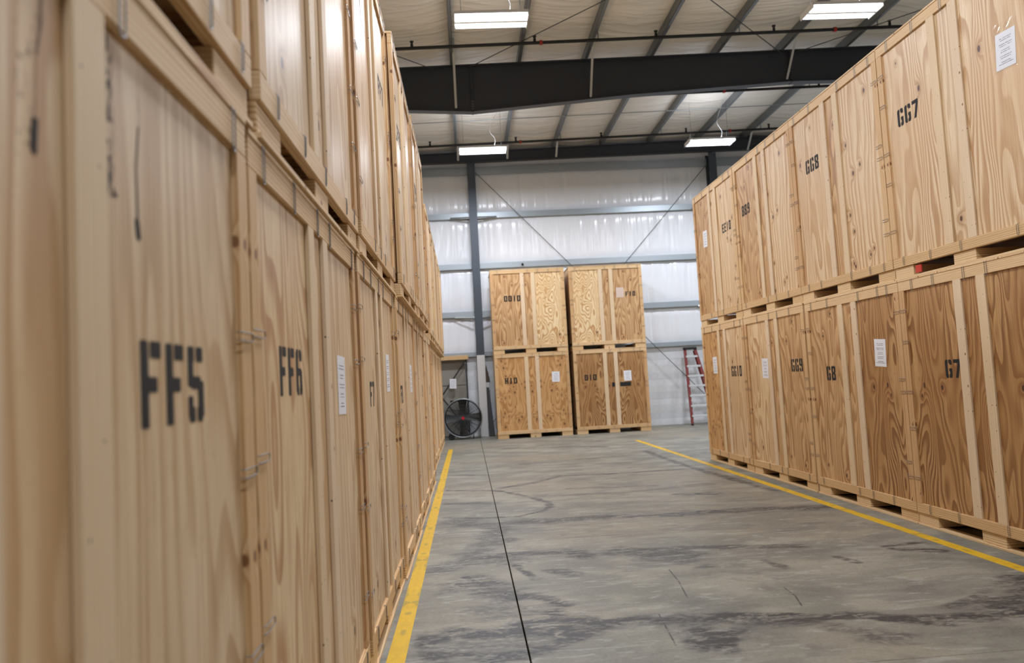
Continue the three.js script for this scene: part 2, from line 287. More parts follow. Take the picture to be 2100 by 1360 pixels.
function sheetWall(x0, x1, y0, y1, nx, ny, s) {
  const g = new THREE.PlaneGeometry(x1 - x0, y1 - y0, nx, ny).translate((x0 + x1) / 2, (y0 + y1) / 2, 0), p = g.attributes.position;
  for (let i = 0; i < p.count; i++) {
    const x = p.getX(i), y = p.getY(i), e = Math.min(1, Math.min(y - y0, y1 - y) / 0.25), m = Math.sqrt(Math.max(0, e));
    const rid = Math.pow(Math.abs(2 * vn(x * 2.6 + s, y * .25) - 1), .6), r2 = vn(x * 9 + s * 3, y * .6 + s);
    p.setZ(i, WZ - 0.02 + m * (0.05 + 0.03 * rid + 0.018 * r2 + 0.01 * vn(x * 22, y * 1.5 + s)) + 0.012 * (vn(x * 14 + (y - y0) * 9, y * 3) - .5) * (1 - e));
  }
  g.computeVertexNormals(); return g;
}
const girtMat = std(0xa9b2b8, 0.4, 0.45);
const GY = [2.5, 3.74, 5.22, 6.8, 8.22];
for (let r = 0; r < 4; r++) { for (const [a, b] of [[-4.2, 0.43], [0.43, 8.02], [8.02, 12]]) part('insulation_sheet', sheetWall(a, b, GY[r], GY[r + 1], Math.round((b - a) * 42), 14, r * 11 + a), vinylWall, wallB); }
for (const [a, b] of [[-4.2, 12]]) part('insulation_sheet', sheetWall(a, b, GY[4], 9.05, 200, 8, 71), vinylWall, wallB);
for (const [a, b] of [[-14, -4.2], [12, 22]]) part('insulation_sheet', sheetWall(a, b, GY[0], 9.05, 30, 8, 91), vinylWall, wallB);
for (let r = 0; r < 5; r++) {
  const y = GY[r], h = r === 4 ? 0.24 : r ? 0.17 : 0.13, z = WZ + 0.02, dz = r === 4 ? .12 : r ? 0.15 : 0.1;
  const prof = [[0, h / 2], [dz, h / 2], [dz, -h / 2], [0, -h / 2], [0, -h / 2 + .03], [.008, -h / 2 + .03], [.008, -h / 2 + .01], [dz - .01, -h / 2 + .01], [dz - .01, h / 2 - .01], [.008, h / 2 - .01], [.008, h / 2 - .03], [0, h / 2 - .03]].reverse();
  for (const [a, b] of [[-13.9, 0.31], [0.55, 7.9], [8.14, 21.9]]) {
    const g = prism(prof, 0, b - a); g.rotateY(Math.PI / 2); g.scale(1, 1, -1);  // profile x -> +z
    const idx = g.attributes.position; for (let i = 0; i < idx.count; i += 3) { for (const at_ of Object.values(g.attributes)) { const n = at_.itemSize; for (let q = 0; q < n; q++) { const A = at_.array, t = A[(i + 1) * n + q]; A[(i + 1) * n + q] = A[(i + 2) * n + q]; A[(i + 2) * n + q] = t; } } }
    g.computeVertexNormals(); part('girt', g.translate(a, y, z), girtMat, wallB);
  }
}
// other walls (outside the frame) and roof deck
const wallMat = std(0xc9cacb, 0.8);
single('wall_left', box(-14.4, -14, 0, 9.4, -24, 14), wallMat, 'pale insulated side wall beyond the left crates', 'wall', null, 'setting');
single('wall_right', box(22, 22.4, 0, 9.4, -24, 14), wallMat, 'pale insulated side wall beyond the right crates', 'wall', null, 'setting');
single('wall_front', box(-14, 22, 0, 9.4, 14, 14.4), wallMat, 'pale insulated wall behind the viewer', 'wall', null, 'setting');

// ------------------------------------------------------------------ ceiling: deck, sagging sheets, purlins
const YP = x => 8.72 + 0.017 * x;                       // underside of purlins
const ceiling = thing('ceiling', 'roof underside of sagging vinyl insulation between steel purlins', 'ceiling', [0, 0, 0], 0, null, 'setting');
{ const g = box(-14.4, 22.4, 9.12, 9.3, -24.2, 14.4); const p = g.attributes.position; for (let i = 0; i < p.count; i++) p.setY(i, p.getY(i) + 0.017 * p.getX(i)); part('roof_deck', g, std(0xb0aca4, 0.9), ceiling); }
const purlinGeo = merged([box(-.035, .035, 0, .008, -23.6, 13.9), box(-.035, -.028, 0, .21, -23.6, 13.9), box(-.035, .035, .2, .21, -23.6, 13.9), box(.028, .035, 0, .03, -23.6, 13.9)]);
const wrinkleTex = tex(256, 512, (x, y) => { const u = x / 256, v = y / 512, a = fb(u * 1.6 + 3, v * 26 + 2.5 * fb(u * 2, v * 5, 2), 3), b = Math.pow(vn(u * 2.2 + 9, v * 60 + 5 * u), 2), h = 150 * a + 80 * b; return [h, h, h]; }, false);
vinylRoof.bumpMap = wrinkleTex; vinylRoof.bumpScale = 0.05;
const purlinMat = std(0x7f858a, 0.45, 0.6);
for (let k = -9; k <= 14; k++) {
  const x = k * 1.515, fine = k >= -2 && k <= 8;
  part('purlin', purlinGeo, purlinMat, ceiling, [x, YP(x), 0]);
  const x0 = x + 0.02, w = 1.475, nz = fine ? 220 : 40, nx = fine ? 12 : 4, g = new THREE.PlaneGeometry(w, 37.5, nx, nz); { const q = g.attributes.uv; for (let i = 0; i < q.count; i++) q.setXY(i, q.getX(i), q.getY(i) * 9 + k * .37); } g.rotateX(Math.PI / 2); g.translate(x0 + w / 2, 0, -4.85);
  const p = g.attributes.position;
  for (let i = 0; i < p.count; i++) {
    const xx = p.getX(i), z = p.getZ(i), u = (xx - x0) / w, sag = 4 * u * (1 - u);
    const wr = 0.07 * (fb(k * 7.3 + z * 1.5, u * 1.2 + k, 3) - .5) + 0.035 * Math.pow(vn(z * 3.2 + 2.2 * u + k * 5, k * 3 + u * 1.5), 3) ;
    p.setY(i, YP(xx) + 0.205 - sag * (0.05 + wr));
  }
  g.computeVertexNormals(); part('insulation_sheet', g, vinylRoof, ceiling);
}

// ------------------------------------------------------------------ steel frame
function rafter(z, bottom, name, label, d = 0.1) {       // bottom: list of [x, y] of the lower flange
  const t = thing(name, label, 'beam', [bottom[0][0], 0, z], 0, 'roof beams', null); t.userData.kind = 'structure';
  const X0 = bottom[0][0], top = bottom.map(b => [b[0] - X0, YP(b[0])]), bot = bottom.map(b => [b[0] - X0, b[1]]);
  part('web', prism([...bot, ...top.slice().reverse()], -0.008, 0.008), steelDark, t);
  const fl = (pts, up) => prism([...pts, ...pts.slice().reverse().map(p => [p[0], p[1] + up])], -d, d);
  part('lower_flange', fl(bot, -0.02), steelDark, t); part('upper_flange', fl(top, -0.02), steelDark, t);
  return t;
}
const RZ = -16.82;
const rf = rafter(RZ, [[-13.9, 8.25], [-6.5, 8.05], [0.42, 7.66], [4.0, 7.93], [7.75, 8.12], [12, 8.1], [15.5, 7.75], [21.9, 8.1]], 'roof_beam', 'dark tapered steel roof beam spanning above the aisle');
for (const [x, yb] of [[0.42, 7.66], [7.75, 8.12]]) {
  const s = part('splice_plate', box(x + 13.9 - .012, x + 13.9 + .012, yb - .03, YP(x), -.1, .1), steelDark, rf);
  for (let i = 0; i < 4; i++) for (const q of [-1, 1]) part('bolt', new THREE.CylinderGeometry(.012, .012, .05, 6).rotateZ(Math.PI / 2), galv, rf, [x + 13.9, yb + .06 + i * .055, .055 * q + .01]);
}
for (const k of [0, 2, 5]) { const x = k * 1.515; const yb = x < 4 ? 7.66 + (x - .42) * .075 : 8.12; part('flange_brace', flat([x + 13.9 + .05, YP(x) + .05, .75], [x + 13.9 + .05, Math.max(yb, 7.7) + .03, .1], .05, .006), galvWhite, rf); }
const EZ = -23.3;
const re = rafter(EZ, [[-13.9, 8.42], [0.43, 8.42], [8.02, 8.5], [21.9, 8.5]], 'roof_beam', 'dark steel roof beam along the top of the back wall', .08);
for (const k of [0, 1, 2, 6]) { const x = k * 1.515; part('flange_brace', flat([x + 13.9 + .05, YP(x) + .02, .55], [x + 13.9 + .05, 8.46, .08], .06, .006), galvWhite, re); }
rafter(-9.4, [[-13.9, 8.25], [-6.5, 8.05], [0.42, 7.66], [4.0, 7.93], [7.75, 8.12], [12, 8.1], [21.9, 8.1]], 'roof_beam', 'dark steel roof beam overhead in front of the aisle lights');
function column(x, label, cover) {
  const t = thing('steel_column', label, 'column', [x, 0, -23.42], 0, 'back wall columns'); t.userData.kind = 'structure';
  part('web', box(-.006, .006, 0, 8.6, -.22, .1), steelBlue, t); part('front_flange', box(-.12, .12, cover ? 2.45 : 0, 8.45, .1, .115), steelBlue, t); part('rear_flange', box(-.12, .12, 0, 8.45, -.24, -.225), steelBlue, t);
  if (cover) part('white_column_cover', box(-.12, .12, 0, 2.46, .098, .13, .004), white, t);
  for (const y of [6.72, 3.64]) for (const s of [-1, 1]) part('knee_brace', flat([s * .1, y - .02, .1], [s * .72, y + .02, -.1], .05, .008), galv, t);
  return t;
}
column(0.43, 'dark steel column on back wall above the round fan', true);
column(8.02, 'dark steel column on back wall near the right crates', false);
single('brace_cable', bar([.56, 8.12, -23.4], [7.88, .25, -23.4], .011, 6), cableMat, 'thin steel brace cable falling from left column to right', 'cable', 'wall brace cables');
single('brace_cable', bar([7.88, 8.12, -23.45], [.56, .25, -23.45], .011, 6), cableMat, 'thin steel brace cable falling from right column to left', 'cable', 'wall brace cables');
const rods = [[[.42, YP(0) - .06, -16.7], [6.2, YP(6) - .06, -10.4], 'thin roof brace rod rising right from beam splice'], [[2.6, YP(3) - .08, -11.5], [7.55, YP(7) - .08, -16.72], 'thin roof brace rod crossing behind upper right light'], [[-5.6, YP(-5) - .08, -11.3], [-.4, YP(0) - .08, -16.75], 'thin roof brace rod above the left crate tops'], [[7.9, YP(8) - .08, -16.7], [13.2, YP(13) - .08, -11.4], 'thin roof brace rod above the right crate tops']];
for (const [a, b, l] of rods) part('brace_rod', bar(a, b, .01, 6), cableMat, ceiling).userData.label = l;
single('conduit', bar([-9, 8.68, -20.8], [16, 8.82, -19.9], .012, 6), galv, 'thin grey conduit run under the roof behind the beam', 'conduit').userData.kind = 'structure';
{ const s = single('round_sensor', new THREE.SphereGeometry(.04, 14, 10), black, 'small black round ball on wall girt above left crates', 'sensor'); s.position.set(1.87, 5.2, -23.46); }
function pipe(z, x0, x1, heads, reds, label, r = .034) {
  const t = thing('sprinkler_pipe', label, 'pipe', [x0, 0, z], 0, 'sprinkler pipes'), Y = x => YP(x) - .13;
  part('pipe', bar([0, Y(x0), 0], [x1 - x0, Y(x1), 0], r, 10), black, t);
  for (const x of heads) part('sprinkler_head', merged([new THREE.CylinderGeometry(.03, .03, .07, 8).translate(0, .05, 0), new THREE.CylinderGeometry(.045, .02, .05, 8).translate(0, .12, 0)]), black, t, [x - x0, Y(x), 0]);
  for (const x of reds) part('coupling', new THREE.CylinderGeometry(.05, .05, .06, 10).rotateZ(Math.PI / 2), redMark, t, [x - x0, Y(x), 0]);
  for (let k = -4; k < 10; k++) { const x = k * 1.515 + .06; if (k % 2 || x < x0 || x > x1) continue; part('hanger', flat([x - x0, Y(x) - .04, 0], [x - x0, YP(x) + .05, 0], .03, .006), galv, t); }
}
pipe(-15.5, -10, 18, [-3.3, -.8, 1.75, 4.32, 6.87, 9.42], [1.88, 8.2], 'black sprinkler pipe nearest, in front of the dark beam');
pipe(-18.8, -10, 18, [1.75, 4.3, 6.9, 9.4], [6.9], 'black sprinkler pipe just behind the dark beam');
pipe(-22.1, -10, 18, [-.75, 1.77, 4.31, 6.87, 9.4], [1.9, 8.2], 'black sprinkler pipe farthest back, above the back wall');

// ------------------------------------------------------------------ light fixtures
const tubeMat = std(0xffffff, 0.4, 0, { emissive: LAMP_COLOR, emissiveIntensity: 5 }), housingMat = std(0xe8eaec, 0.4);
const lampNames = { '1_0': 'lit tube light over aisle in front of the back wall', '2_0': 'lit tube light at right near the back wall', '1_1': 'large lit tube light over aisle in front of beam', '2_1': 'large lit tube light above the right crates' };
LAMP_X.forEach((lx, i) => LAMP_Z.forEach((lz, j) => {
  if (j === 3 && i !== 1) return;                       // behind the viewer only the aisle light is on
  const seen = lampNames[i + '_' + j];
  const t = thing('ceiling_light', seen ?? `lit tube light out of view over ${['bays beyond the left stack', 'the aisle', 'the right stack', 'bays beyond the right stack'][i]}, ${['by back wall', 'midway', 'near viewer', 'behind viewer'][j]}`, 'ceiling light', [lx, LAMP_Y, lz], 0, seen ? 'lit tube lights under the roof' : 'lit tube lights out of view');
  part('housing', merged([prism([[-.62, .02], [.62, .02], [.6, .07], [-.6, .07]], -.25, .25), box(-.62, .62, -.022, .02, -.028, .028), box(-.625, -.61, -.03, .07, -.25, .25), box(.61, .625, -.03, .07, -.25, .25)].map(g => { const q = g.index ? g.toNonIndexed() : g; return q; })), housingMat, t);
  for (const s of [-1, 1]) part('tube_panel', at(board(1.2, .03, .2, .008), 0, 0, s * .13), tubeMat, t);
  for (const s of [-1, 1]) { part('hanging_wire', merged([bar([s * .5, .07, -.15], [s * .5, .45, 0], .003, 5), bar([s * .5, .07, .15], [s * .5, .45, 0], .003, 5), bar([s * .5, .45, 0], [s * .5, YP(lx) - LAMP_Y, 0], .003, 5)]), cableMat, t); }
  part('power_cord', new THREE.TubeGeometry(new THREE.CatmullRomCurve3([[.3, .07, 0], [.34, .3, .02], [.22, .5, .04], [.3, .8, 0], [.5, YP(lx) - LAMP_Y + .1, 0]].map(p => new THREE.Vector3(...p))), 20, .006, 5), white, t);
  part('uplight_slot', at(board(1.0, .012, .1, .003), 0, .078, 0), tubeMat, t);
  const U = new THREE.RectAreaLight(LAMP_COLOR, LAMP_POWER * 0.3, 1.0, 0.1); U.position.set(0, 0.09, 0); U.rotation.x = Math.PI / 2; t.add(U); U.name = 'area_light';
  const L = new THREE.RectAreaLight(LAMP_COLOR, LAMP_POWER, 1.2, 0.46); L.position.set(0, -0.035, 0); L.rotation.x = -Math.PI / 2; t.add(L); L.name = 'area_light';
}));

// ------------------------------------------------------------------ crates
const CW = 2.13, CH = 2.405, CD = 1.5, FR_T = 0.018;
const clipGeo = (() => {
  const L = .118, w = .0125, z = .005, P = [[-w, L / 2, -.01], [-w, L / 2, z], [-w, L / 2 - .01, z + .001], [-w, -L / 2 + .012, z], [-w * .8, -L / 2, z], [0, -L / 2 - .002, z], [w * .8, -L / 2, z], [w, -L / 2 + .012, z], [w, L / 2 - .01, z + .001], [w, L / 2, z], [w, L / 2, -.01]].map(p => new THREE.Vector3(...p));
  return new THREE.TubeGeometry(new THREE.CatmullRomCurve3(P, false, 'centripetal'), 34, .002, 5);
})();
const clipGeoH = clipGeo.clone().rotateZ(Math.PI / 2);
const clipGeoS = clipGeo.clone().scale(.8, .72, 1), clipGeoHS = clipGeoH.clone().scale(.9, .9, 1);
const G = {};
const geo = (key, make) => G[key] ??= make();
function panelGeo(w, v) { return geo('p' + w.toFixed(3) + v, () => board(w, 2.1, .012, 0, 1, .8, 2.1, .5 + (v & 1 ? .06 : -.05), .5, v & 2 ? -1 : 1)); }
const variantPick = (list, n) => list[n % list.length];
const PANELS = [0.09, 0.855, 0.965, 1.165, 1.275, 2.04];
const postHeights = [.48, .62, .95, 1.3, 1.42, 1.78, 2.08];
const crates = {};
function crate(name, label, x, z, y, turn, o) {          // o: ply [a,b,c], text, paper, clips, n (variation number)
  const t = thing('storage_crate', label, 'crate', [x, y, z], turn, o.group); const n = o.n;
  const X = u => u - CW / 2;
  part('body', geo('body', () => at(board(CW - .03, 2.17, CD - .05, .004, 1, .8, 2.1), 0, 1.3, -CD / 2 - .02)), plyMat[(n + 4) % 8], t);
  part('lid', geo('lid', () => at(board(CW, .02, CD + .004, .003, 0, .8, 2.1, .2), 0, CH - .01, -CD / 2 + .002)), railMat[n % 3], t);
  const panels = [], posts = [], rails = []; t.panels = panels;
  for (let k = 0; k < 3; k++) {
    const a = PANELS[k * 2] - .004, b = PANELS[k * 2 + 1] + .004;
    panels[k] = part('panel', panelGeo(b - a, (n * 3 + k) & 3), plyMat[o.ply[k]], t, [X((a + b) / 2), 1.2525, -FR_T - .006]);
  }
  for (const [k, u] of [[0, .91], [1, 1.22]]) part('batten', geo('bat' + ((n + k) & 3), () => board(.11, 2.08, .0175, .002, 1, .12, 2.2, .5, .5 + .13 * ((n + k) & 3), (n + k) & 1 ? -1 : 1)), batMat[(n + k) % 2], t, [X(u), 1.2525, -.0090 + .0003]);
  for (const [k, u] of [[0, .045], [1, CW - .045]]) posts[k] = part('post', geo('post' + ((n * 2 + k) & 3), () => board(.09, 2.076, .04, .003, 1, .12, 2.2, .5 + .1 * ((n + k) & 3), .5 + .17 * ((n + k) & 3))), postMat[(n + k) % 2], t, [X(u), 1.2525, -.02]);
  for (const [k, yy] of [[0, .1675], [1, 2.3375]]) rails[k] = part('rail', geo('rail' + ((n + k * 2) & 3), () => board(CW, .095, .04, .003, 0, .12, 2.2, .5 + .2 * ((n + k) & 3), .5 + .2 * ((n + k) & 3))), railMat[(n * 2 + k) % 3], t, [0, yy, -.02]);
  const dk = o.noDeck ? 0 : .02;
  for (const [k, u, w] of [[0, .155, .31], [1, 1.075, .30], [2, CW - .153, .306]]) part('skid_block', geo('blk' + k + dk, () => board(w, .12 - dk, CD - .03, .004, 0, .12, 2.2, .3 * k, .2 * k)), railMat[(n + k) % 3], t, [X(u), dk + (.12 - dk) / 2, -CD / 2]);
  if (!o.noDeck) for (const zz of [-.05, -CD + .06]) part('deck_board', geo('deck', () => board(CW, .02, .1, .002, 0, .12, 2.2)), railMat[(n + 1) % 3], t, [0, .01, zz]);
  if (o.clips !== 0) {
    const j = i => ((n * 37 + i * 53) % 17) / 17 - .5;
    [.2, .62, 1.05, 1.33, 1.72, 1.98].forEach((u, i) => {
      if ((n + i) % 5 !== 0) sub('clip', clipGeo, wireMat, rails[1], [X(u + .09 * j(i)), 2.335 + .008 * j(i + 3), 0]);
      if ((n + i) % 4 !== 1) sub('clip', clipGeoS, wireMat, rails[0], [X(u + .1 * j(i + 7)), .175 + .008 * j(i + 3), 0]);
    });
    postHeights.forEach((h, i) => {
      if ((n + i) % 3 !== 0) sub('clip', clipGeoHS, wireMat, posts[0], [X(.058), h + .05 * j(i + 1), 0]);
      if ((n + i) % 3 !== 1) sub('clip', clipGeoHS, wireMat, posts[1], [X(CW - .058), h + .05 * j(i + 5), 0]);
    });
  }
  const ZP = -FR_T + .0008;
  if (o.text) { const [s, u, yy, h, blur] = o.text, m = stencil(s), H = h * m.scale; const d = sub('stencil_lettering', new THREE.PlaneGeometry(H * m.ratio, H), m.mat, panels[u < .9 ? 0 : 2], [X(u), yy, ZP]); d.userData.label = 'black stencil lettering ' + s; d.castShadow = false; }
  if (o.paper) { const [u, yy, rot, kind] = o.paper; const m = sub('paper_label', geo('paper', () => board(.22, .29, .0012, 0, 1, .22, .29, .5, .5)), kind === 'pink' ? pinkSleeve : paperMat[n % 3], panels[u < .9 ? 0 : 2], [X(u), yy, -FR_T + .0012]); m.rotation.z = rot; m.userData.label = kind === 'pink' ? 'empty clear plastic sleeve' : 'white printed paper sheet';
    if (kind === 'sleeve') { const q = sub('plastic_sleeve', geo('sleeve', () => { const g = new THREE.PlaneGeometry(.26, .39, 14, 18), p = g.attributes.position; for (let i = 0; i < p.count; i++) p.setZ(i, .004 * vn(p.getX(i) * 60, p.getY(i) * 60)); g.computeVertexNormals(); return g; }), sleeveMat, panels[u < .9 ? 0 : 2], [X(u), yy + .03, -FR_T + .003]); q.rotation.z = rot; q.userData.label = 'clear crinkled plastic sleeve'; } }
  return crates[name] = t;
}
// ---- left rows (front faces +x)
const P = 2.16, lz = k => -(2.2 - P / 2 + k * P);
const LLx = [-.6, -.612, -.602, -.582, -.595, -.605, -.69, -.7, -.72, -.72], LUx = [-.6, -.595, -.58, -.53, -.515, -.68, -.60, -.61, -.62, -.63];
const LPly = [[0, 1, 0], [7, 1, 0], [0, 5, 0], [5, 0, 0], [0, 0, 1], [1, 0, 5], [0, 5, 1], [5, 0, 0], [1, 0, 5], [0, 1, 0]];
const ord = ['nearest', 'second', 'third', 'fourth', 'fifth', 'sixth', 'seventh', 'eighth', 'ninth', 'farthest'];
const llText = [['FF5', 1.615, 1.645, .17], ['FF6', .555, 1.69, .17], ['F7', .6, 1.58, .16], ['F8', .42, 1.55, .16], ['F9', 1.6, 1.55, .16], ['F10', 1.6, 1.55, .16]];
const llPaper = [null, [1.63, 1.64, -.02, 'paper'], [1.62, 1.73, .02, 'paper'], [1.62, 1.7, -.03, 'paper']];
for (let k = 0; k < 10; k++) {
  const s = llText[k]?.[0], dz = k >= 6 ? -.12 : [-.01, -.045, -.06, -.055, -.05, -.04][k];
  crate('LL' + k, s && k < 4 ? `plywood crate stencilled ${s} in bottom row of left stack` : `plywood crate in bottom row of left stack, ${ord[k]} from viewer`, LLx[k], lz(k) + dz, 0, Math.PI / 2, { ply: LPly[k], n: k * 5 + 1, text: llText[k], paper: llPaper[k], clips: k > 6 ? 0 : 1, group: 'crates of the left stack' });
  const u = k === 2 ? ['FF7', 1.72, 1.65, .17] : k === 3 ? ['FF8', .6, 1.62, .17] : k === 4 ? ['FF9', .6, 1.62, .17] : null;
  crate('LU' + k, k === 2 ? 'plywood crate stencilled FF7 in top row of left stack' : `plywood crate in top row of left stack, ${ord[k]} from viewer`, LUx[k], lz(k) - (k >= 6 ? .35 : k >= 1 ? .15 : .1) - (k >= 3 && k < 6 ? .06 : 0), CH, Math.PI / 2, { ply: LPly[(k + 3) % 10].map(v => v === 5 ? 0 : v), n: k * 7 + 3, text: u, paper: k === 2 ? [.65, 1.85, .05, 'paper'] : null, clips: k > 6 ? 0 : 1, group: 'crates of the left stack' });
}
// ---- right rows (front faces -x)
const RX = 4.332;
const right = [ // name, z of far edge, lower?, ply, text, paper
  ['GG10', -13.87, 0, [3, 6, 1], ['GG10', 1.66, 1.58, .17], [.6, 1.7, .02, 'paper']], ['GG9', -11.71, 0, [7, 6, 6], ['GG9', 1.8, 1.62, .17], [.7, 1.6, -.04, 'paper']],
  ['G8', -9.53, 0, [6, 6, 4], ['G8', .56, 1.5, .17], [1.68, 1.7, -.06, 'paper']], ['G7', -7.39, 0, [4, 4, 4], ['G7', .74, 1.51, .165], null], ['G6', -5.22, 0, [4, 6, 4], null, null],
  ['EE10', -13.87, 1, [6, 5, 5], ['EE10', 1.68, 1.54, .15], [.55, 1.55, -.05, 'paper']], ['BB9', -11.715, 1, [6, 6, 5], ['BB9', .42, 1.62, .16], null],
  ['GG8', -9.575, 1, [1, 6, 5], ['GG8', .55, 1.66, .17], null], ['GG7', -7.43, 1, [1, 0, 1], ['GG7', .45, 1.57, .17], [1.79, 1.6, -.07, 'sleeve']], ['GG6', -5.26, 1, [1, 0, 5], null, null]];
right.forEach(([s, zf, up, ply, text, paper], i) => crate('R' + s, text ? `plywood crate stencilled ${s} in ${up ? 'top' : 'bottom'} row of right stack` : `plywood crate in ${up ? 'top' : 'bottom'} row of right stack, cut off by picture edge`, RX, zf + CW / 2, up ? CH : 0, -Math.PI / 2, { ply, n: i * 3 + 2, text, paper, group: 'crates of the right stack' }));
part('red_tag', box(-.06, .03, .03, .1, -.03, -.02), tagRed, crates.RGG7, [-.62, 0, .03]);
// ---- end stacks (front faces +z)
const EZ0 = -21.8;
crate('EH10', 'plywood crate stencilled H10, bottom left by back wall', .78 + CW / 2, EZ0, 0, 0, { ply: [3, 3, 3], n: 4, text: ['H10', .46, 1.63, .17], paper: [1.73, 1.68, -.03, 'paper'], noDeck: 1, group: 'crates by the back wall' });
crate('EOO10', 'plywood crate stencilled 0010, top left by back wall', .78 + CW / 2, EZ0, CH, 0, { ply: [6, 6, 2], n: 9, text: ['OO10', .62, 1.57, .17], noDeck: 1, group: 'crates by the back wall' });
crate('EO10', 'plywood crate stencilled 010, bottom right by back wall', 3.04 + CW / 2, EZ0, 0, 0, { ply: [4, 4, 4], n: 14, text: ['O10', .48, 1.6, .17], paper: [1.54, 1.6, .01, 'paper'], noDeck: 1, group: 'crates by the back wall' });
crate('EF10', 'plywood crate stencilled F10, top right by back wall', 3.04 + CW / 2, EZ0, CH, 0, { ply: [2, 6, 6], n: 19, text: ['F10', 1.78, 1.55, .14], paper: [1.47, 1.6, 0, 'pink'], noDeck: 1, group: 'crates by the back wall' });
// painted-out strip on crate O10 and scuffs on crate FF5
const scuffTex = (W, H, fn) => std(0xffffff, 0.8, 0, { map: tex(W, H, (x, y) => [34, 32, 34, 255 * Math.min(.92, Math.max(0, fn(x / W, 1 - y / H)))], true, false), transparent: true });
const over = scuffTex(128, 32, (u, v) => (1 - sm(.38, .5, Math.abs(v - .5) + .1 * (vn(u * 12, v * 5) - .5))) * sm(0, .06, u) * (1 - sm(.9, 1, u)) * (.75 + .4 * vn(u * 20, v * 9)));
for (const [u, w, k] of [[1.115, .09, 0], [1.465, .34, 1]]) sub('paint_patch', new THREE.PlaneGeometry(w, .14), over, crates.EO10.panels[k ? 2 : 1], [u - CW / 2, 1.36, -FR_T + .0006]);
const line = (u, v, P, w) => { let m = 9; for (let i = 0; i < P.length - 1; i++) { const [ax, ay] = P[i], [bx, by] = P[i + 1], L = (bx - ax) ** 2 + (by - ay) ** 2, t = Math.min(1, Math.max(0, ((u - ax) * (bx - ax) + (v - ay) * (by - ay)) / L)); m = Math.min(m, Math.hypot(u - ax - t * (bx - ax), v - ay - t * (by - ay))); } return 1 - sm(w * .5, w, m); };
const drip1 = scuffTex(96, 512, (u, v) => Math.max(.55 * line(u * .3, v, [[.22, 0], [.2, .35], [.16, .5]], .016) * (.5 + vn(u * 30, v * 40)), .4 * line(u * .3, v, [[.16, .45], [.14, .78]], .008), .95 * line(u * .3, v, [[.14, .82], [.13, .94]], .035), vn(u * 14, v * 30) > .86 && u < .6 && v > .3 ? .4 : 0) );
sub('black_scuff', new THREE.PlaneGeometry(.1, .34), drip1, crates.LL0.panels[1], [1.085 - CW / 2, 2.14, -FR_T + .0006]);
const drip2 = scuffTex(192, 512, (u, v) => Math.max(.5 * line(u * .4, v, [[.3, .15], [.31, .38]], .006) * vn(u * 20, v * 60), .85 * line(u * .4, v, [[.3, .38], [.27, .6], [.275, .86]], .012) * (.5 + v * .6), .95 * line(u * .4, v, [[.27, .88], [.28, .95]], .028), (.75 * line(u * .4, v, [[.05, 0], [.045, .75]], .014) + .35 * line(u * .4, v, [[.07, 0], [.06, .8]], .03)) * sm(.4, .7, vn(u * 40, v * 36)), .8 * line(u * .4, v, [[.0, .78], [.09, .79]], .03) * sm(.45, .65, vn(u * 60, v * 60))));
sub('black_scuff', new THREE.PlaneGeometry(.2, .38), drip2, crates.LL0.panels[2], [1.395 - CW / 2, 2.1, -FR_T + .0006]);

